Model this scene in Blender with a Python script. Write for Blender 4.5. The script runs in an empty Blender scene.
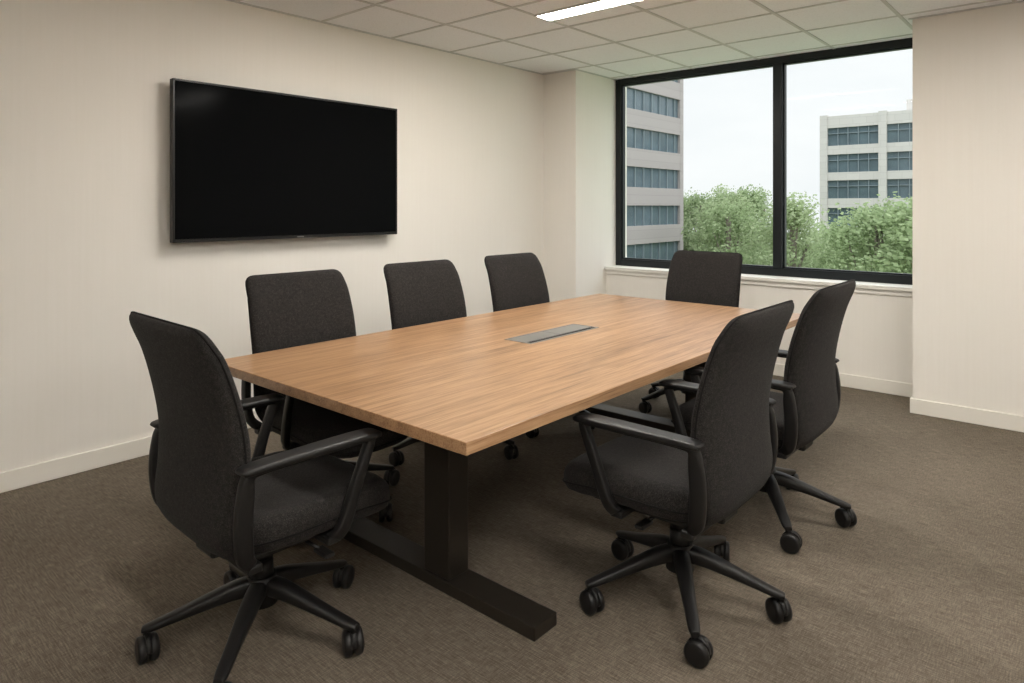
import bpy, bmesh, math, random
from mathutils import Vector, Matrix
random.seed(7)
scene = bpy.context.scene
try:
    scene.view_settings.view_transform = 'Standard'
    scene.view_settings.look = 'None'
except Exception as e:
    print(e)

# ------------------------------------------------------------------ helpers
def srgb(r, g, b):
    def f(c):
        c /= 255.0
        return c/12.92 if c <= 0.04045 else ((c+0.055)/1.055)**2.4
    return (f(r), f(g), f(b), 1.0)

def new_mat(name, base=(0.5,0.5,0.5,1), rough=0.6, metal=0.0, spec=0.5):
    m = bpy.data.materials.new(name); m.use_nodes = True
    nt = m.node_tree
    b = nt.nodes['Principled BSDF']
    b.inputs['Base Color'].default_value = base
    b.inputs['Roughness'].default_value = rough
    b.inputs['Metallic'].default_value = metal
    b.inputs['Specular IOR Level'].default_value = spec
    return m, nt, b

def coords(nt, scale=(1,1,1), kind='Object', rot=(0,0,0)):
    tc = nt.nodes.new('ShaderNodeTexCoord')
    mp = nt.nodes.new('ShaderNodeMapping')
    mp.inputs['Scale'].default_value = scale
    mp.inputs['Rotation'].default_value = rot
    nt.links.new(tc.outputs[kind], mp.inputs['Vector'])
    return mp.outputs['Vector']

def noise(nt, vec, scale, detail=2, rough=0.5):
    n = nt.nodes.new('ShaderNodeTexNoise')
    n.inputs['Scale'].default_value = scale
    n.inputs['Detail'].default_value = detail
    n.inputs['Roughness'].default_value = rough
    nt.links.new(vec, n.inputs['Vector'])
    return n.outputs['Fac']

def ramp(nt, fac, stops):
    r = nt.nodes.new('ShaderNodeValToRGB')
    el = r.color_ramp.elements
    while len(el) < len(stops): el.new(0.5)
    for e, (p, c) in zip(el, stops):
        e.position = p; e.color = c
    nt.links.new(fac, r.inputs['Fac'])
    return r.outputs['Color']

def mixc(nt, a, b, fac, mode='MIX'):
    n = nt.nodes.new('ShaderNodeMix'); n.data_type = 'RGBA'; n.blend_type = mode
    if isinstance(fac, float): n.inputs[0].default_value = fac
    else: nt.links.new(fac, n.inputs[0])
    for s, v in ((6, a), (7, b)):
        if isinstance(v, tuple): n.inputs[s].default_value = v
        else: nt.links.new(v, n.inputs[s])
    return n.outputs[2]

def mathn(nt, op, a, b):
    n = nt.nodes.new('ShaderNodeMath'); n.operation = op
    for i, v in enumerate((a, b)):
        if isinstance(v, (float, int)): n.inputs[i].default_value = v
        else: nt.links.new(v, n.inputs[i])
    return n.outputs[0]

def bump(nt, b, h, strength=0.3, dist=0.002):
    n = nt.nodes.new('ShaderNodeBump')
    n.inputs['Strength'].default_value = strength
    n.inputs['Distance'].default_value = dist
    nt.links.new(h, n.inputs['Height'])
    nt.links.new(n.outputs['Normal'], b.inputs['Normal'])

def link(ob): scene.collection.objects.link(ob); return ob

def obj_from_bm(name, bm, mat=None, smooth=False, parent=None, autosmooth=None):
    bmesh.ops.recalc_face_normals(bm, faces=bm.faces)
    me = bpy.data.meshes.new(name); bm.to_mesh(me); bm.free()
    if mat is not None:
        for m in (mat if isinstance(mat, (list, tuple)) else [mat]): me.materials.append(m)
    if smooth:
        for p in me.polygons: p.use_smooth = True
    ob = bpy.data.objects.new(name, me); link(ob)
    if parent: ob.parent = parent
    return ob

def add_box(bm, x0, x1, y0, y1, z0, z1, bev=0.0, seg=2, mi=0):
    r = bmesh.ops.create_cube(bm, size=1.0)
    vs = r['verts']
    for v in vs:
        v.co = Vector(((x0+x1)/2+v.co.x*(x1-x0), (y0+y1)/2+v.co.y*(y1-y0), (z0+z1)/2+v.co.z*(z1-z0)))
    fs = set(f for v in vs for f in v.link_faces)
    if bev > 0:
        es = set(e for v in vs for e in v.link_edges)
        rr = bmesh.ops.bevel(bm, geom=list(es), offset=bev, segments=seg, profile=0.5, affect='EDGES')
        fs = set(rr['faces']) | set(f for f in fs if f.is_valid)
    for f in fs:
        if f.is_valid: f.material_index = mi

def box(name, x0, x1, y0, y1, z0, z1, mat, bev=0.0, parent=None, seg=2):
    bm = bmesh.new(); add_box(bm, x0, x1, y0, y1, z0, z1, bev, seg)
    return obj_from_bm(name, bm, mat, parent=parent)

def add_cyl(bm, c, r, h, axis='Z', seg=24, r2=None, mi=0):
    M = Matrix.Translation(Vector(c))
    if axis == 'X': M = M @ Matrix.Rotation(math.radians(90), 4, 'Y')
    if axis == 'Y': M = M @ Matrix.Rotation(math.radians(90), 4, 'X')
    rr = bmesh.ops.create_cone(bm, cap_ends=True, segments=seg, radius1=r, radius2=r if r2 is None else r2, depth=h, matrix=M)
    for f in set(f for v in rr['verts'] for f in v.link_faces):
        f.material_index = mi
        if len(f.verts) == 4: f.smooth = True

def catmull(pts, n):
    out = []
    P = [pts[0]] + list(pts) + [pts[-1]]
    for i in range(1, len(P)-2):
        for k in range(n):
            t = k/n
            out.append(tuple(0.5*((2*b)+(-a+c)*t+(2*a-5*b+4*c-d)*t*t+(-a+3*b-3*c+d)*t**3)
                       for a, b, c, d in zip(P[i-1], P[i], P[i+1], P[i+2])))
    out.append(tuple(pts[-1]))
    return out

def loft(bm, rings, cap=True, closed=True):
    V = [[bm.verts.new(p) for p in r] for r in rings]
    n = len(V[0])
    for a, b in zip(V[:-1], V[1:]):
        for i in range(n):
            j = (i+1) % n
            f = bm.faces.new((a[i], a[j], b[j], b[i])); f.smooth = True
    if cap:
        bm.faces.new(V[0]); bm.faces.new(V[-1])
    return V

def tube(bm, pts, r, seg=8):
    rings = []
    n = len(pts)
    for i, p in enumerate(pts):
        p = Vector(p)
        t = (Vector(pts[min(i+1, n-1)]) - Vector(pts[max(i-1, 0)])).normalized()
        up = Vector((0, 0, 1)) if abs(t.z) < 0.9 else Vector((1, 0, 0))
        a = t.cross(up).normalized(); b = t.cross(a)
        rings.append([p + r*(math.cos(k*2*math.pi/seg)*a + math.sin(k*2*math.pi/seg)*b) for k in range(seg)])
    loft(bm, rings)

# ------------------------------------------------------------------ materials
def wall_material():
    m, nt, b = new_mat('wall_paint', srgb(234,230,223), 0.75, spec=0.25)
    v = coords(nt, (1,1,1))
    st = coords(nt, (60,60,1.5))
    n1 = noise(nt, st, 1.0, 3)
    n2 = noise(nt, v, 1.3, 2)
    f = mathn(nt, 'ADD', mathn(nt, 'MULTIPLY', n1, 0.6), mathn(nt, 'MULTIPLY', n2, 0.4))
    c = ramp(nt, f, [(0.3, srgb(233,229,221)), (0.7, srgb(236,232,225))])
    nt.links.new(c, b.inputs['Base Color'])
    bump(nt, b, noise(nt, v, 350, 3), 0.12, 0.001)
    return m
M_wall = wall_material()
M_trim, nt, b = new_mat('trim_paint', srgb(230,226,217), 0.5)
bump(nt, b, noise(nt, coords(nt), 60, 2), 0.04, 0.001)
M_sill, nt, b = new_mat('sill_paint', srgb(232,229,222), 0.45)
bump(nt, b, noise(nt, coords(nt), 80, 2), 0.04, 0.001)

M_ceil, nt, b = new_mat('ceiling_tile', srgb(238,239,239), 0.9, spec=0.1)
v = coords(nt)
n = noise(nt, v, 90, 4, 0.7)
c = ramp(nt, n, [(0.3, srgb(226,227,228)), (0.48, srgb(238,239,241)), (1.0, srgb(241,242,244))])
nt.links.new(c, b.inputs['Base Color']); bump(nt, b, n, 0.25, 0.002)
M_grid, nt, b = new_mat('ceiling_tbar', srgb(200,200,198), 0.5)
bump(nt, b, noise(nt, coords(nt), 30, 1), 0.02, 0.001)

# carpet: short-loop, linear streaked
M_carpet, nt, b = new_mat('carpet', srgb(110,98,84), 0.95, spec=0.1)
v = coords(nt)
s1 = noise(nt, coords(nt, (16,230,1)), 1.0, 3, 0.65)
s2 = noise(nt, coords(nt, (230,24,1)), 1.0, 3, 0.65)
s3 = noise(nt, v, 360, 2, 0.6)
s4 = noise(nt, v, 1.6, 3, 0.5)
f = mathn(nt, 'ADD', mathn(nt, 'MULTIPLY', s1, 0.38), mathn(nt, 'MULTIPLY', s2, 0.26))
f = mathn(nt, 'ADD', f, mathn(nt, 'MULTIPLY', s3, 0.25))
f = mathn(nt, 'ADD', f, mathn(nt, 'MULTIPLY', s4, 0.11))
c = ramp(nt, f, [(0.36, srgb(70,63,55)), (0.5, srgb(105,96,85)), (0.64, srgb(142,132,119))])
nt.links.new(c, b.inputs['Base Color']); bump(nt, b, f, 0.6, 0.004)

# oak table, grain along Y
def oak(name, dark=1.0):
    m, nt, b = new_mat(name, srgb(186,143,100), 0.33, spec=0.5)
    g1 = noise(nt, coords(nt, (28,0.9,28)), 1.0, 6, 0.68)
    g2 = noise(nt, coords(nt, (170,4.5,170)), 1.0, 4, 0.7)
    g3 = noise(nt, coords(nt, (5,0.5,5)), 1.0, 2, 0.5)
    f = mathn(nt, 'ADD', mathn(nt, 'MULTIPLY', g1, 0.38), mathn(nt, 'MULTIPLY', g2, 0.50))
    f = mathn(nt, 'ADD', f, mathn(nt, 'MULTIPLY', g3, 0.12))
    def d(r,g,bb): return srgb(r*dark, g*dark, bb*dark)
    c = ramp(nt, f, [(0.37, d(104,77,53)), (0.45, d(143,109,78)), (0.53, d(167,131,97)), (0.64, d(186,152,118))])
    nt.links.new(c, b.inputs['Base Color'])
    bump(nt, b, g2, 0.10, 0.001)
    return m
M_oak = oak('oak_laminate')

M_bronze, nt, b = new_mat('dark_bronze_metal', srgb(50,45,39), 0.42, 0.4)
bump(nt, b, noise(nt, coords(nt), 300, 2), 0.05, 0.0005)
M_alu, nt, b = new_mat('brushed_aluminium', srgb(150,150,148), 0.4, 0.8)
bump(nt, b, noise(nt, coords(nt, (400,4,1)), 1, 2), 0.05, 0.0005)
M_slot, nt, b = new_mat('tray_dark_insert', srgb(60,62,62), 0.5, 0.3)
bump(nt, b, noise(nt, coords(nt), 200, 1), 0.05, 0.0005)

M_fabric, nt, b = new_mat('charcoal_fabric', srgb(46,43,42), 0.9, spec=0.15)
v = coords(nt)
w = noise(nt, v, 380, 2, 0.7); w2 = noise(nt, v, 90, 3, 0.6)
f = mathn(nt, 'ADD', mathn(nt, 'MULTIPLY', w, 0.75), mathn(nt, 'MULTIPLY', w2, 0.25))
c = ramp(nt, f, [(0.34, srgb(18,17,17)), (0.5, srgb(36,34,33)), (0.66, srgb(64,60,58))])
nt.links.new(c, b.inputs['Base Color']); bump(nt, b, w, 0.5, 0.002)
b.inputs['Sheen Weight'].default_value = 0.03
M_plastic, nt, b = new_mat('black_plastic', srgb(22,21,21), 0.45, spec=0.35)
bump(nt, b, noise(nt, coords(nt), 500, 2), 0.08, 0.0005)
M_piping, nt, b = new_mat('piping', srgb(22,20,20), 0.8, spec=0.2)
bump(nt, b, noise(nt, coords(nt), 500, 2), 0.08, 0.0005)

M_screen, nt, b = new_mat('tv_screen', srgb(13,14,15), 0.12, spec=0.02)
bump(nt, b, noise(nt, coords(nt), 3, 1), 0.005, 0.0005)
M_bezel, nt, b = new_mat('tv_bezel', srgb(14,14,15), 0.35)
bump(nt, b, noise(nt, coords(nt), 200, 1), 0.02, 0.0005)
M_frame, nt, b = new_mat('window_frame_metal', srgb(23,28,31), 0.4, 0.3)
bump(nt, b, noise(nt, coords(nt), 120, 1), 0.02, 0.0005)

M_glass = bpy.data.materials.new('window_glass'); M_glass.use_nodes = True
nt = M_glass.node_tree; nt.nodes.clear()
o = nt.nodes.new('ShaderNodeOutputMaterial'); tr = nt.nodes.new('ShaderNodeBsdfTransparent')
tr.inputs['Color'].default_value = (0.965, 0.985, 0.98, 1)
gl = nt.nodes.new('ShaderNodeBsdfGlossy'); gl.inputs['Roughness'].default_value = 0.02
mx = nt.nodes.new('ShaderNodeMixShader'); mx.inputs[0].default_value = 0.004
nt.links.new(tr.outputs[0], mx.inputs[1]); nt.links.new(gl.outputs[0], mx.inputs[2]); nt.links.new(mx.outputs[0], o.inputs[0])

def emis(name, col, s):
    m, nt, b = new_mat(name, (0.9,0.9,0.9,1), 0.5)
    b.inputs['Emission Color'].default_value = col
    b.inputs['Emission Strength'].default_value = s
    return m
LC = (1.0, 0.955, 0.885, 1)
M_lamp = emis('led_diffuser', LC, 66.0)
M_fill_down = emis('added_fill_down', LC, 17.0)
M_fill_up = emis('added_fill_up', LC, 24.0)

# ------------------------------------------------------------------ room
CZ = 2.67
XR, YB = 6.2, -2.6
box('floor', -0.15, XR+0.15, YB-0.15, 6.05, -0.1, 0.0, M_carpet)
box('ceiling', -0.15, XR+0.15, YB-0.15, 6.05, CZ, CZ+0.15, M_ceil)
box('wall_left', -0.15, 0.0, YB-0.15, 6.05, 0, CZ, M_wall)
box('wall_right', XR, XR+0.15, YB-0.15, 6.05, 0, CZ, M_wall)
box('wall_back', 0, XR, YB-0.15, YB, 0, CZ, M_wall)
box('wall_column_left', 0.0, 0.378, 5.15, 6.05, 0, CZ, M_wall)
box('wall_column_right', 3.10, XR, 5.25, 6.05, 0, CZ, M_wall)
box('wall_window', 0.378, 3.10, 5.67, 6.05, 0, 0.775, M_wall)

def baseboard(name, x0, x1, y0, y1):
    bm = bmesh.new()
    add_box(bm, x0, x1, y0, y1, 0, 0.100, 0.003, 1)
    obj_from_bm(name, bm, M_trim)
baseboard('baseboard_left', 0.0, 0.014, YB, 5.15)
baseboard('baseboard_column_left', 0.014, 0.392, 5.136, 5.15)
baseboard('baseboard_column_side', 0.378, 0.392, 5.15, 5.656)
baseboard('baseboard_window', 0.378, 3.10, 5.656, 5.67)
baseboard('baseboard_column_right', 3.086, XR, 5.236, 5.25)
baseboard('baseboard_column_right_side', 3.086, 3.10, 5.25, 5.656)
baseboard('baseboard_right', XR-0.014, XR, YB, 5.236)
baseboard('baseboard_back', 0.014, XR-0.014, YB, YB+0.014)

# ceiling grid
bm = bmesh.new()
g = 0.61; gw = 0.011
xs = [k*g for k in range(1, int(XR/g)+1)]
ys = []
yy = 3.58 + 0.305
while yy < 5.86: ys.append(yy); yy += g
yy = 3.58 - 0.305
while yy > YB: ys.append(yy); yy -= g
for xx in xs: add_box(bm, xx-gw, xx+gw, YB, 5.84, CZ-0.005, CZ+0.001)
for yy in ys: add_box(bm, 0.0, XR, yy-gw, yy+gw, CZ-0.005, CZ+0.001)
add_box(bm, 0.0, 0.022, YB, 5.15, CZ-0.006, CZ+0.001)
add_box(bm, 0.0, 0.40, 5.128, 5.15, CZ-0.006, CZ+0.001)
add_box(bm, 0.378, 0.40, 5.15, 5.84, CZ-0.006, CZ+0.001)
add_box(bm, 3.078, XR, 5.228, 5.25, CZ-0.006, CZ+0.001)
obj_from_bm('trim_ceiling_grid', bm, M_grid)

def strip(x0, yc, hw=0.07):
    e = bpy.data.objects.new('ceiling_strip_light', None); link(e)
    e.location = (x0+0.61, yc, CZ)
    L = 0.61
    bm = bmesh.new()
    add_box(bm, -L, L, -hw-0.015, -hw, -0.012, 0.0)
    add_box(bm, -L, L, hw, hw+0.015, -0.012, 0.0)
    add_box(bm, -L, -L+0.015, -hw, hw, -0.012, 0.0)
    add_box(bm, L-0.015, L, -hw, hw, -0.012, 0.0)
    obj_from_bm('light_housing', bm, M_grid, parent=e)
    bm = bmesh.new(); add_box(bm, -L+0.015, L-0.015, -hw, hw, -0.009, -0.001)
    obj_from_bm('light_diffuser', bm, M_lamp, parent=e)
def added_fill(x, y, z=2.38):  # off-frame fixture, added to brighten the ceiling and fill the room
    e = bpy.data.objects.new('added_fill_light', None); link(e)
    e.location = (x, y, z)
    L, W = 0.61, 0.24
    bm = bmesh.new()
    add_box(bm, -L, L, -W-0.012, -W, -0.03, 0.03); add_box(bm, -L, L, W, W+0.012, -0.03, 0.03)
    add_box(bm, -L-0.012, -L, -W-0.012, W+0.012, -0.03, 0.03); add_box(bm, L, L+0.012, -W-0.012, W+0.012, -0.03, 0.03)
    add_box(bm, -L, L, -W, W, -0.01, 0.01)
    for sx in (-0.5, 0.5): add_cyl(bm, (sx, 0, (CZ-z)/2), 0.003, CZ-z, seg=8)
    obj_from_bm('added_fill_housing', bm, M_grid, parent=e)
    bm = bmesh.new(); add_box(bm, -L, L, -W, W, -0.028, -0.018)
    obj_from_bm('added_fill_diffuser_down', bm, M_fill_down, parent=e)
    bm = bmesh.new(); add_box(bm, -L, L, -W, W, 0.018, 0.024)
    obj_from_bm('added_fill_diffuser_up', bm, M_fill_up, parent=e)
strip(1.22, 3.58); strip(3.66, 3.58); strip(1.22, 2.36)  # last strip is an added off-frame fill for the left wall
added_fill(4.27, 1.14); added_fill(4.27, -1.30)

# ------------------------------------------------------------------ window
win = bpy.data.objects.new('window_1', None); link(win)
Y0, Y1 = 5.835, 5.91
bm = bmesh.new()
add_box(bm, 0.378, 0.440, Y0, Y1, 0.805, CZ, 0.003, 1)
add_box(bm, 3.04, 3.10, Y0, Y1, 0.805, CZ, 0.003, 1)
add_box(bm, 0.44, 3.04, Y0, Y1, 0.805, 0.872, 0.003, 1)
add_box(bm, 0.44, 3.04, Y0, Y1, 2.61, CZ, 0.003, 1)
add_box(bm, 1.955, 2.03, Y0-0.02, Y1, 0.872, 2.61, 0.003, 1)
for a, c in ((0.44, 1.955), (2.03, 3.04)):
    add_box(bm, a, a+0.012, Y0+0.02, Y1-0.01, 0.872, 2.61)
    add_box(bm, c-0.012, c, Y0+0.02, Y1-0.01, 0.872, 2.61)
    add_box(bm, a, c, Y0+0.02, Y1-0.01, 0.872, 0.884)
    add_box(bm, a, c, Y0+0.02, Y1-0.01, 2.598, 2.61)
obj_from_bm('window_frame', bm, M_frame, parent=win)
for a, c in ((0.44, 1.955), (2.03, 3.04)):
    bm = bmesh.new()
    vs = [bm.verts.new(p) for p in ((a,5.88,0.872),(c,5.88,0.872),(c,5.88,2.61),(a,5.88,2.61))]
    bm.faces.new(vs)
    obj_from_bm('window_pane', bm, M_glass, parent=win)
bm = bmesh.new()
add_box(bm, 0.378, 3.10, 5.63, 6.05, 0.775, 0.805, 0.004, 2)
add_box(bm, 0.378, 3.10, 5.652, 5.67, 0.735, 0.775, 0.003, 1)
obj_from_bm('trim_window_sill', bm, M_sill)

# ------------------------------------------------------------------ television
tv = bpy.data.objects.new('television', None); link(tv)
ya, yb, za, zb = 1.640, 3.262, 1.190, 2.125
bm = bmesh.new()
add_box(bm, 0.055, 0.092, ya, yb, za, zb, 0.004, 2)
add_box(bm, 0.035, 0.056, ya+0.2, yb-0.2, za+0.12, zb-0.2, 0.006, 2)
bw = 0.012
add_box(bm, 0.090, 0.100, ya, yb, zb-bw, zb, 0.002, 1)
add_box(bm, 0.090, 0.100, ya, yb, za, za+bw*1.6, 0.002, 1)
add_box(bm, 0.090, 0.100, ya, ya+bw, za, zb, 0.002, 1)
add_box(bm, 0.090, 0.100, yb-bw, yb, za, zb, 0.002, 1)
obj_from_bm('tv_housing', bm, M_bezel, parent=tv)
box('tv_panel', 0.0915, 0.0945, ya+bw, yb-bw, za+bw*1.6, zb-bw, M_screen, parent=tv)
box('tv_badge', 0.1, 0.1008, (ya+yb)/2-0.025, (ya+yb)/2+0.025, za+0.006, za+0.013, M_alu, parent=tv)
box('tv_wall_mount', 0.0, 0.036, 2.2, 2.7, 1.45, 1.85, M_bezel, 0.004, parent=tv)

# ------------------------------------------------------------------ table
tb = bpy.data.objects.new('conference_table', None); link(tb)
TX0, TX1, TY0, TY1, TZ = 1.225, 2.735, 1.335, 4.27, 0.745
tx0, tx1, ty0, ty1 = 1.85, 2.02, 2.49, 3.07
bm = bmesh.new()
zt0 = TZ-0.038
def frame_top(bm):
    xs = [TX0, tx0, tx1, TX1]; ysl = [TY0, ty0, ty1, TY1]
    top = {}; bot = {}
    for i, xx in enumerate(xs):
        for j, yy in enumerate(ysl):
            top[i,j] = bm.verts.new((xx, yy, TZ)); bot[i,j] = bm.verts.new((xx, yy, zt0))
    for i in range(3):
        for j in range(3):
            if (i, j) == (1, 1): continue
            bm.faces.new((top[i,j], top[i+1,j], top[i+1,j+1], top[i,j+1]))
            bm.faces.new((bot[i,j], bot[i,j+1], bot[i+1,j+1], bot[i+1,j]))
    for i in range(3):
        bm.faces.new((top[i,0], bot[i,0], bot[i+1,0], top[i+1,0]))
        bm.faces.new((top[i,3], top[i+1,3], bot[i+1,3], bot[i,3]))
        bm.faces.new((top[0,i], top[0,i+1], bot[0,i+1], bot[0,i]))
        bm.faces.new((top[3,i], bot[3,i], bot[3,i+1], top[3,i+1]))
    bm.faces.new((top[1,1], top[1,2], bot[1,2], bot[1,1]))
    bm.faces.new((top[2,1], bot[2,1], bot[2,2], top[2,2]))
    bm.faces.new((top[1,1], bot[1,1], bot[2,1], top[2,1]))
    bm.faces.new((top[1,2], top[2,2], bot[2,2], bot[1,2]))
frame_top(bm)
top_ob = obj_from_bm('tabletop', bm, M_oak, parent=tb)
bv = top_ob.modifiers.new('bev', 'BEVEL'); bv.width = 0.0025; bv.segments = 2; bv.limit_method = 'ANGLE'
bm = bmesh.new()
f_ = 0.010
add_box(bm, tx0, tx0+f_, ty0, ty1, TZ-0.02, TZ+0.002, 0.001, 1)
add_box(bm, tx1-f_, tx1, ty0, ty1, TZ-0.02, TZ+0.002, 0.001, 1)
add_box(bm, tx0+f_, tx1-f_, ty0, ty0+f_, TZ-0.02, TZ+0.002, 0.001, 1)
add_box(bm, tx0+f_, tx1-f_, ty1-f_, ty1, TZ-0.02, TZ+0.002, 0.001, 1)
ym = (ty0+ty1)/2
add_box(bm, tx0+f_, tx1-0.045, ty0+f_, ym-0.002, TZ-0.006, TZ+0.0005, 0.001, 1)
add_box(bm, tx0+f_, tx1-0.045, ym+0.002, ty1-f_, TZ-0.006, TZ+0.0005, 0.001, 1)
obj_from_bm('cable_tray_lid', bm, M_alu, parent=tb)
bm = bmesh.new()
add_box(bm, tx0+f_, tx1-f_, ty0+f_, ty1-f_, TZ-0.03, TZ-0.018)
for i in range(40):
    yy = ty0+0.02+i*(ty1-ty0-0.04)/40
    add_box(bm, tx1-0.042, tx1-f_, yy, yy+0.006, TZ-0.012, TZ-0.001)
obj_from_bm('cable_tray_well', bm, M_slot, parent=tb)
bm = bmesh.new()
for yc in (1.75, 3.86):
    add_box(bm, 1.40, 2.69, yc-0.06, yc+0.06, 0.0, 0.045, 0.004, 2)
    add_box(bm, 2.150, 2.285, yc-0.05, yc+0.05, 0.045, 0.66, 0.004, 2)
    add_box(bm, 1.40, 2.60, yc-0.035, yc+0.035, 0.665, zt0, 0.003, 1)
    add_box(bm, 2.13, 2.30, yc-0.06, yc+0.06, 0.65, 0.667, 0.003, 1)
add_box(bm, 2.175, 2.255, 1.80, 3.81, 0.60, 0.66, 0.003, 1)
obj_from_bm('table_base', bm, M_bronze, parent=tb)

# ------------------------------------------------------------------ office chair meshes (faces +Y, axis at origin)
def superring(c, ax, ay, a, b, n=28, e=2.6, wrap=0.0):
    pts = []
    for k in range(n):
        t = 2*math.pi*k/n
        cx = math.copysign(abs(math.cos(t))**(2/e), math.cos(t))
        sy = math.copysign(abs(math.sin(t))**(2/e), math.sin(t))
        pts.append(c + ax*(a*cx) + ay*(b*sy + wrap*abs(cx)**2.2))
    return pts

# spine: y, z, half width, half thickness
spine = [(-0.030,0.412,0.160,0.012),(-0.09,0.400,0.195,0.024),(-0.165,0.404,0.225,0.032),(-0.216,0.442,0.246,0.037),(-0.230,0.51,0.258,0.041),
         (-0.220,0.61,0.268,0.043),(-0.218,0.71,0.273,0.042),(-0.235,0.81,0.274,0.039),(-0.262,0.91,0.270,0.036),
         (-0.292,0.995,0.264,0.033),(-0.306,1.034,0.258,0.029),(-0.313,1.053,0.248,0.022),(-0.317,1.064,0.230,0.012),(-0.318,1.067,0.210,0.004)]
sp = catmull(spine, 4)
bm = bmesh.new()
rings = []; seamL = []; seamR = []
for i, (y, z, w, t) in enumerate(sp):
    a = sp[max(i-1,0)]; c = sp[min(i+1,len(sp)-1)]
    tan = Vector((0, c[0]-a[0], c[1]-a[1])).normalized()
    nrm = Vector((0, tan.z, -tan.y))
    k = min(1.0, max(0.0, (z-0.40)/0.15)) * min(1.0, max(0.0, (1.09-z)/0.12))
    wr = 0.026*k
    rings.append(superring(Vector((0,y,z)), Vector((1,0,0)), nrm, w, t, n=40, e=3.4, wrap=wr))
    seamL.append(Vector((-w-0.001,y,z)) + nrm*wr); seamR.append(Vector((w+0.001,y,z)) + nrm*wr)
loft(bm, rings)
bmesh.ops.recalc_face_normals(bm, faces=bm.faces)
me_back = bpy.data.meshes.new('backrest'); bm.to_mesh(me_back); bm.free(); me_back.materials.append(M_fabric)
bm = bmesh.new()
path = seamL[6:] + seamR[6:][::-1]
tube(bm, path, 0.0035, 6)
bmesh.ops.recalc_face_normals(bm, faces=bm.faces)
me_seam = bpy.data.meshes.new('backrest_piping'); bm.to_mesh(me_seam); bm.free(); me_seam.materials.append(M_piping)

# seat
bm = bmesh.new()
def seat_ring(z, s, inset=0.0, n=44):
    pts = []
    for k in range(n):
        t = 2*math.pi*k/n; e = 3.8
        cx = math.copysign(abs(math.cos(t))**(2/e), math.cos(t))
        sy = math.copysign(abs(math.sin(t))**(2/e), math.sin(t))
        x = (0.272-inset)*s*cx
        y = 0.086 + (0.308-inset)*s*sy
        zz = z
        if y > 0.12: zz -= 0.040*((y-0.12)/0.26)**2
        zz += 0.010*(abs(x)/0.26)**2 if s > 0.2 else 0
        pts.append(Vector((x,y,zz)))
    return pts
lv = [(0.378,1,0.055),(0.381,1,0.030),(0.393,1,0.012),(0.413,1,0.003),(0.438,1,0.0),(0.460,1,0.003),(0.476,1,0.012),(0.486,1,0.028),(0.490,1,0.05),
      (0.488,0.62,0.0),(0.484,0.3,0.0),(0.483,0.06,0.0)]
loft(bm, [seat_ring(*q) for q in lv])
bmesh.ops.recalc_face_normals(bm, faces=bm.faces)
me_seat = bpy.data.meshes.new('seat'); bm.to_mesh(me_seat); bm.free(); me_seat.materials.append(M_fabric)
bm = bmesh.new()
rg = seat_ring(0.422, 1, -0.0015); tube(bm, rg + [rg[0]], 0.003, 6)
bmesh.ops.recalc_face_normals(bm, faces=bm.faces)
me_sseam = bpy.data.meshes.new('seat_piping'); bm.to_mesh(me_sseam); bm.free(); me_sseam.materials.append(M_piping)

# arm loops
def sweep_arm(bm, xside, pts):
    P = catmull(pts, 5); rings = []
    for i, (dx, y, z, wx, tn) in enumerate(P):
        a = P[max(i-1,0)]; c = P[min(i+1,len(P)-1)]
        tan = Vector((0, c[1]-a[1], c[2]-a[2])).normalized()
        nrm = Vector((0, tan.z, -tan.y))
        rings.append(superring(Vector((xside*dx, y, z)), Vector((1,0,0)), nrm, wx/2, tn/2, n=16, e=4.5))
    loft(bm, rings)
bm = bmesh.new()
for s in (-1, 1):
    sweep_arm(bm, s, [(0.262,0.095,0.372,0.034,0.040),(0.285,0.118,0.41,0.032,0.040),(0.296,0.158,0.53,0.030,0.036),(0.300,0.200,0.640,0.030,0.032),
                      (0.300,0.204,0.662,0.034,0.022),(0.300,0.185,0.664,0.036,0.014),(0.300,0.0,0.664,0.036,0.014),(0.300,-0.15,0.664,0.036,0.016),
                      (0.300,-0.196,0.658,0.034,0.030),(0.300,-0.206,0.61,0.030,0.046),(0.297,-0.212,0.52,0.030,0.050),(0.285,-0.200,0.43,0.032,0.048),(0.250,-0.165,0.388,0.040,0.034)])
    sweep_arm(bm, s, [(0.300,-0.222,0.672,0.036,0.010),(0.300,-0.216,0.674,0.054,0.019),(0.300,-0.17,0.676,0.064,0.023),(0.300,-0.05,0.677,0.070,0.023),
                      (0.300,0.10,0.677,0.076,0.023),(0.300,0.20,0.676,0.074,0.022),(0.300,0.228,0.674,0.062,0.018),(0.300,0.238,0.672,0.040,0.009)])
    x0, x1 = (0.10, 0.275) if s > 0 else (-0.275, -0.10)
    add_box(bm, x0, x1, 0.07, 0.118, 0.356, 0.380, 0.006, 2)
    add_box(bm, x0, x1, -0.185, -0.14, 0.366, 0.390, 0.006, 2)
add_box(bm, -0.20, 0.20, -0.17, 0.24, 0.358, 0.382, 0.010, 2)
add_box(bm, -0.085, 0.085, -0.11, 0.15, 0.316, 0.362, 0.014, 3)
add_box(bm, -0.06, 0.06, -0.19, -0.08, 0.340, 0.380, 0.010, 2)
tube(bm, [(0.05,0.06,0.340),(0.16,0.065,0.340),(0.225,0.07,0.335)], 0.006, 8)
add_box(bm, 0.215, 0.285, 0.055, 0.088, 0.326, 0.339, 0.004, 2)
tube(bm, [(-0.05,0.02,0.340),(-0.19,0.02,0.340)], 0.006, 8)
add_box(bm, -0.25, -0.18, 0.005, 0.038, 0.331, 0.343, 0.004, 2)
bmesh.ops.recalc_face_normals(bm, faces=bm.faces)
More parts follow.
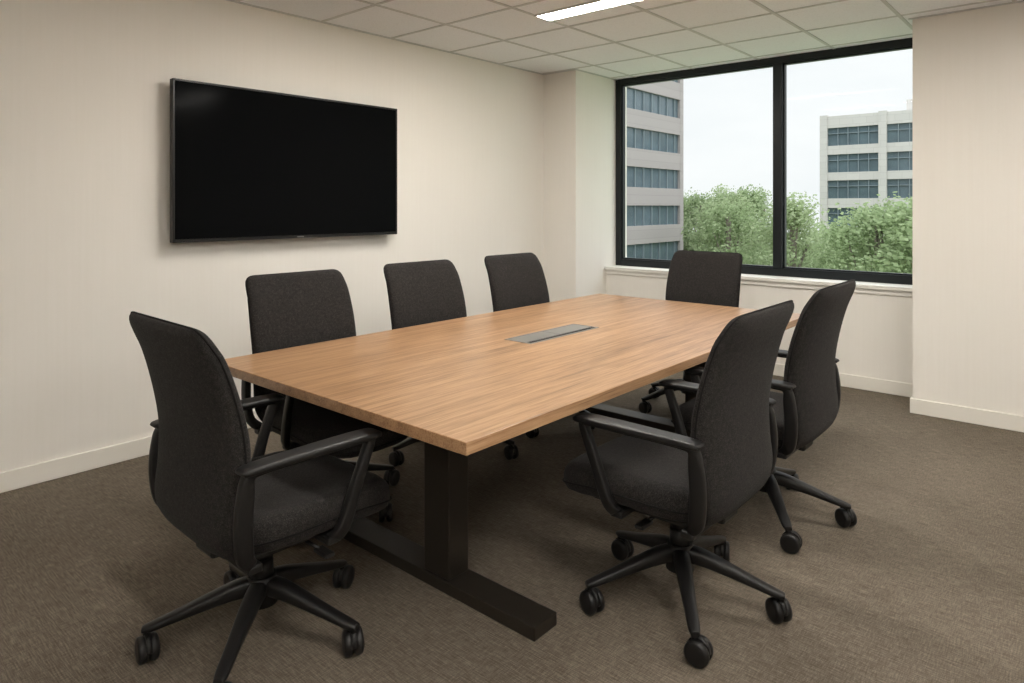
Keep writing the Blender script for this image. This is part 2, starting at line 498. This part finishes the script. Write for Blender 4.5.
me_arm = bpy.data.meshes.new('arm_frame'); bm.to_mesh(me_arm); bm.free(); me_arm.materials.append(M_plastic)

# star base
bm = bmesh.new()
R = 0.335
add_cyl(bm, (0,0,0.160), 0.050, 0.09, r2=0.044, seg=28)
add_cyl(bm, (0,0,0.225), 0.038, 0.07, r2=0.034, seg=24)
add_cyl(bm, (0,0,0.275), 0.030, 0.10, seg=24)
add_cyl(bm, (0,0,0.308), 0.042, 0.03, r2=0.036, seg=24)
for k in range(5):
    a = math.radians(72*k); d = Vector((math.cos(a), math.sin(a), 0)); s = Vector((-math.sin(a), math.cos(a), 0)); u = Vector((0,0,1))
    rr = []
    for (r, z, w, h) in catmull([(0.02,0.172,0.028,0.040),(0.08,0.166,0.028,0.038),(0.16,0.145,0.025,0.030),(0.25,0.118,0.021,0.022),(0.32,0.098,0.019,0.017),(0.348,0.093,0.013,0.011)], 4):
        rr.append(superring(d*r + u*z, s, u, w, h/1.4, n=16, e=3.2))
    loft(bm, rr)
    c = d*R
    add_cyl(bm, (c.x, c.y, 0.082), 0.011, 0.035, seg=12)
    ca = a + math.radians([40, -65, 100, 20, -30][k])
    ax = Vector((math.cos(ca), math.sin(ca), 0)); fw = Vector((-ax.y, ax.x, 0))
    c = c + fw*0.012
    for off in (-0.0165, 0.0165):
        cc = c + ax*off
        rings = []
        for (o_, rad) in ((-0.013,0.020),(-0.013,0.031),(-0.009,0.038),(0,0.0395),(0.009,0.038),(0.013,0.031),(0.013,0.020)):
            rings.append([Vector((cc.x,cc.y,0.0395)) + ax*o_ + fw*(rad*math.cos(t*math.pi/12)) + u*(rad*math.sin(t*math.pi/12)) for t in range(24)])
        loft(bm, rings)
    rings = []
    for o_ in (-0.008, 0.008):
        rings.append([Vector((c.x,c.y,0.041)) + ax*o_ + fw*(0.038*math.cos(t*math.pi/8)) + u*(0.043*math.sin(t*math.pi/8) if t <= 8 else 0.012*math.sin(t*math.pi/8)) for t in range(16)])
    loft(bm, rings)
bmesh.ops.recalc_face_normals(bm, faces=bm.faces)
me_base = bpy.data.meshes.new('star_base'); bm.to_mesh(me_base); bm.free(); me_base.materials.append(M_plastic)

def chair(x, y, rot, base_world=20.0):
    e = bpy.data.objects.new('office_chair', None); link(e)
    e.location = (x, y, 0); e.rotation_euler = (0, 0, math.radians(rot))
    for nm, me in (('seat', me_seat), ('seat_piping', me_sseam), ('backrest', me_back), ('backrest_piping', me_seam), ('arm_frame', me_arm), ('star_base', me_base)):
        o = bpy.data.objects.new(nm, me); link(o); o.parent = e
        if nm == 'star_base': o.rotation_euler = (0, 0, math.radians(base_world-rot))
    return e
chair(2.000, 1.134, -1, 24)
chair(1.345, 1.83, -92, 12)
chair(1.32, 2.66, -92, 30)
chair(1.32, 3.49, -91, 5)
chair(1.915, 4.33, 180, 20)
chair(2.930, 2.215, 90, 16.6)
chair(2.91, 3.09, 90, 17)

# ------------------------------------------------------------------ exterior
GZ = -9.0
M_grass, nt, b = new_mat('lawn', srgb(110,128,84), 0.95)
nt.links.new(ramp(nt, noise(nt, coords(nt), 0.2, 4), [(0.35, srgb(120,136,102)), (0.65, srgb(150,160,130))]), b.inputs['Base Color'])
box('exterior_ground', -160, 120, 8, 260, GZ-0.2, GZ, M_grass)

def facade_mats(pref, wallc, glassc):
    a, nt, b = new_mat(pref+'_cladding', wallc, 0.8)
    br = nt.nodes.new('ShaderNodeTexBrick'); br.inputs['Scale'].default_value = 1.0
    br.inputs['Brick Width'].default_value = 1.6; br.inputs['Row Height'].default_value = 0.8; br.inputs['Mortar Size'].default_value = 0.02
    br.inputs['Color1'].default_value = wallc
    br.inputs['Color2'].default_value = tuple(c*0.95 for c in wallc[:3]) + (1,)
    br.inputs['Mortar'].default_value = tuple(c*0.8 for c in wallc[:3]) + (1,)
    nt.links.new(coords(nt, rot=(math.radians(90),0,0)), br.inputs['Vector']); nt.links.new(br.outputs['Color'], b.inputs['Base Color'])
    g, nt, b = new_mat(pref+'_glazing', glassc, 0.15, spec=0.6)
    nt.links.new(ramp(nt, noise(nt, coords(nt, (0.4,0.4,0.8)), 1.0, 3), [(0.35, glassc), (0.7, tuple(c*1.35 for c in glassc[:3])+(1,))]), b.inputs['Base Color'])
    f, nt, b = new_mat(pref+'_mullion', srgb(128,140,146), 0.5)
    return [a, g, f]
ma = facade_mats('tower', srgb(170,162,160), srgb(88,102,110))
bm = bmesh.new()
XA = -27.5
add_box(bm, XA-24, XA-0.25, 34, 62.4, GZ, 23, mi=1)
z = -0.4 - 3.5*2
prev = GZ
while z < 23:
    add_box(bm, XA-24.2, XA, 33.8, 62.6, prev, z, mi=0)
    prev = z + 1.85
    z += 3.5
add_box(bm, XA-24.2, XA, 33.8, 62.6, prev, 24, mi=0)
y = 35.5
while y < 62.5:
    add_box(bm, XA-0.3, XA-0.12, y, y+0.10, GZ, 23, mi=2); y += 1.5
for y in (33.8, 61.9): add_box(bm, XA-0.4, XA+0.02, y, y+0.7, GZ, 24, mi=0)
obj_from_bm('office_tower', bm, ma)
mb = facade_mats('office_block', srgb(200,196,191), srgb(86,101,107))
bm = bmesh.new()
YBd = 94.8
add_box(bm, -23.8, 12, YBd+0.3, YBd+24, GZ, 13.0, mi=1)
prev = GZ
for zt in (-1.2-3.55, -1.2, 2.4, 5.8, 9.3):
    add_box(bm, -24, 12.2, YBd, YBd+24.2, prev, zt, mi=0); prev = zt + 2.35
add_box(bm, -24, 12.2, YBd, YBd+24.2, prev, 13.2, mi=0)
x = -24
while x < 12:
    add_box(bm, x-0.02, x+0.9, YBd-0.12, YBd+24.3, GZ, 13.35, mi=0)
    for j in range(1, 5):
        add_box(bm, x+0.9+j*1.22, x+0.98+j*1.22, YBd+0.1, YBd+0.3, GZ, 12.5, mi=2)
    x += 7.0
for zt in (-1.2, 2.4, 5.8, 9.3):
    add_box(bm, -24, 12, YBd+0.12, YBd+0.3, zt+1.55, zt+1.63, mi=2)
add_box(bm, -14.5, -4, YBd+3, YBd+14, 13.2, 14.9, mi=0)
obj_from_bm('office_block', bm, mb)

# trees
M_leaf, nt, b = new_mat('foliage', srgb(120,150,90), 0.9, spec=0.1)
geo = nt.nodes.new('ShaderNodeNewGeometry'); oi = nt.nodes.new('ShaderNodeObjectInfo')
f = mathn(nt, 'ADD', mathn(nt, 'MULTIPLY', geo.outputs['Random Per Island'], 0.5), mathn(nt, 'MULTIPLY', oi.outputs['Random'], 0.5))
c = ramp(nt, f, [(0.0, srgb(138,156,116)), (0.5, srgb(160,175,134)), (1.0, srgb(182,193,156))])  # greens paled to stand in for aerial haze
nt.links.new(c, b.inputs['Base Color'])
tl = nt.nodes.new('ShaderNodeBsdfTranslucent'); nt.links.new(c, tl.inputs['Color'])
mx = nt.nodes.new('ShaderNodeMixShader'); mx.inputs[0].default_value = 0.45
out = [n for n in nt.nodes if n.type == 'OUTPUT_MATERIAL'][0]
nt.links.new(b.outputs[0], mx.inputs[1]); nt.links.new(tl.outputs[0], mx.inputs[2]); nt.links.new(mx.outputs[0], out.inputs[0])
M_bark, nt, b = new_mat('bark', srgb(130,122,110), 0.9)
bump(nt, b, noise(nt, coords(nt, (6,6,1)), 3, 3), 0.5, 0.05)

def tree_mesh(seed, H=12.0, W=3.6, leaves=9500):
    rnd = random.Random(seed)
    bm = bmesh.new()
    tube(bm, [(0,0,0),(0.1,0,H*0.3),(0.0,0.15,H*0.6),(0.1,0.1,H*0.85)], 0.2, 8)
    blobs = []
    for i in range(28):
        t = rnd.random()
        z = H*(0.26+0.66*t); r = W*math.sin(math.pi*(0.25+0.62*t))*0.85
        a = rnd.uniform(0, 6.283); q = r*rnd.uniform(0.2, 0.95)
        blobs.append((Vector((math.cos(a)*q, math.sin(a)*q, z)), W*rnd.uniform(0.18, 0.42)))
        if i < 8: tube(bm, [(0,0,H*0.3+t*H*0.2), tuple(blobs[-1][0]*0.6 + Vector((0,0,H*0.4*0.4))), tuple(blobs[-1][0])], 0.06, 5)
    for f in bm.faces: f.material_index = 1
    for i in range(leaves):
        c, r = rnd.choice(blobs)
        d = Vector((rnd.gauss(0,1), rnd.gauss(0,1), rnd.gauss(0,1))).normalized()
        p = c + Vector((d.x, d.y, d.z*0.9))*r*rnd.uniform(0.4, 1.35)
        s = rnd.uniform(0.05, 0.13)
        nn = (d + Vector((rnd.gauss(0,.6), rnd.gauss(0,.6), rnd.gauss(0,.6)))).normalized()
        a = nn.cross(Vector((rnd.random(), rnd.random(), rnd.random()+0.1))).normalized(); bb = nn.cross(a)
        vs = [bm.verts.new(p + a*s*1.3), bm.verts.new(p + bb*s*0.8), bm.verts.new(p - a*s*1.3), bm.verts.new(p - bb*s*0.8)]
        bm.faces.new(vs)
    me = bpy.data.meshes.new('tree'); bm.to_mesh(me); bm.free()
    me.materials.append(M_leaf); me.materials.append(M_bark)
    return me
TM = [tree_mesh(s) for s in (1, 2, 3, 4)]
def tree(x, y, h, w=1.0):
    o = bpy.data.objects.new('tree', random.choice(TM)); link(o)
    k = h/12.0
    o.location = (x, y, GZ); o.scale = (k*w, k*w, k); o.rotation_euler = (0, 0, random.uniform(0, 6.28))
for row, (yy, step) in enumerate(((46, 3.8), (53, 4.0), (61, 4.2), (70, 4.6), (80, 5.0))):
    x = -42
    while x < 6:
        px = x + random.uniform(-1.2, 1.2); py = yy + random.uniform(-2, 2)
        x += step
        if px < -24 and py < 66: continue
        rat = (px-4.06)/py
        if py < 66 and rat < -0.50 + 3.6/py: continue
        if rat > -0.325: h = random.uniform(5.8, 7.0)
        else: h = random.uniform(10.4, 11.5) + row*0.5
        tree(px, py, h, 1.15 if h > 8 else 1.7)
tree(-5.4, 42.0, 10.8, 1.25)
tree(-2.6, 40.0, 11.2, 1.3)
tree(-7.4, 47.0, 9.6, 1.3)

# ------------------------------------------------------------------ world: overcast sky, brighter overhead
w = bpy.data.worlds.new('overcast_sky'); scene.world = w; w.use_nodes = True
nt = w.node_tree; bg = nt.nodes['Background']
tc = nt.nodes.new('ShaderNodeTexCoord'); sx = nt.nodes.new('ShaderNodeSeparateXYZ')
nt.links.new(tc.outputs['Generated'], sx.inputs[0])
mp = nt.nodes.new('ShaderNodeMapping'); mp.inputs['Scale'].default_value = (1,1,3.5); nt.links.new(tc.outputs['Generated'], mp.inputs[0])
cl = noise(nt, mp.outputs[0], 2.2, 4, 0.55)
base = ramp(nt, sx.outputs['Z'], [(0.0, (0.93,0.95,0.95,1)), (0.35, (0.89,0.93,0.96,1)), (1.0, (0.84,0.90,0.97,1))])
cc = mixc(nt, base, ramp(nt, cl, [(0.35, (0.80,0.84,0.87,1)), (0.65, (1,1,1,1))]), 0.4)
nt.links.new(cc, bg.inputs['Color'])
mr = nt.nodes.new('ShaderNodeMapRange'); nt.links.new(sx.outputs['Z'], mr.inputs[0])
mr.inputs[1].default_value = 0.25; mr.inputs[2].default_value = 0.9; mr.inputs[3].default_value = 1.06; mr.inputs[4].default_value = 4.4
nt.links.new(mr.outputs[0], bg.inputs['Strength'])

# ------------------------------------------------------------------ camera (level, with architectural lens shift)
cam = bpy.data.cameras.new('camera'); co = bpy.data.objects.new('camera', cam); link(co)
co.location = (4.06, 0.0, 1.40)
co.rotation_euler = (math.radians(90), 0, math.radians(40.93))
cam.sensor_width = 36; cam.lens = 23.84; cam.shift_y = -0.1323
cam.clip_end = 600
scene.camera = co
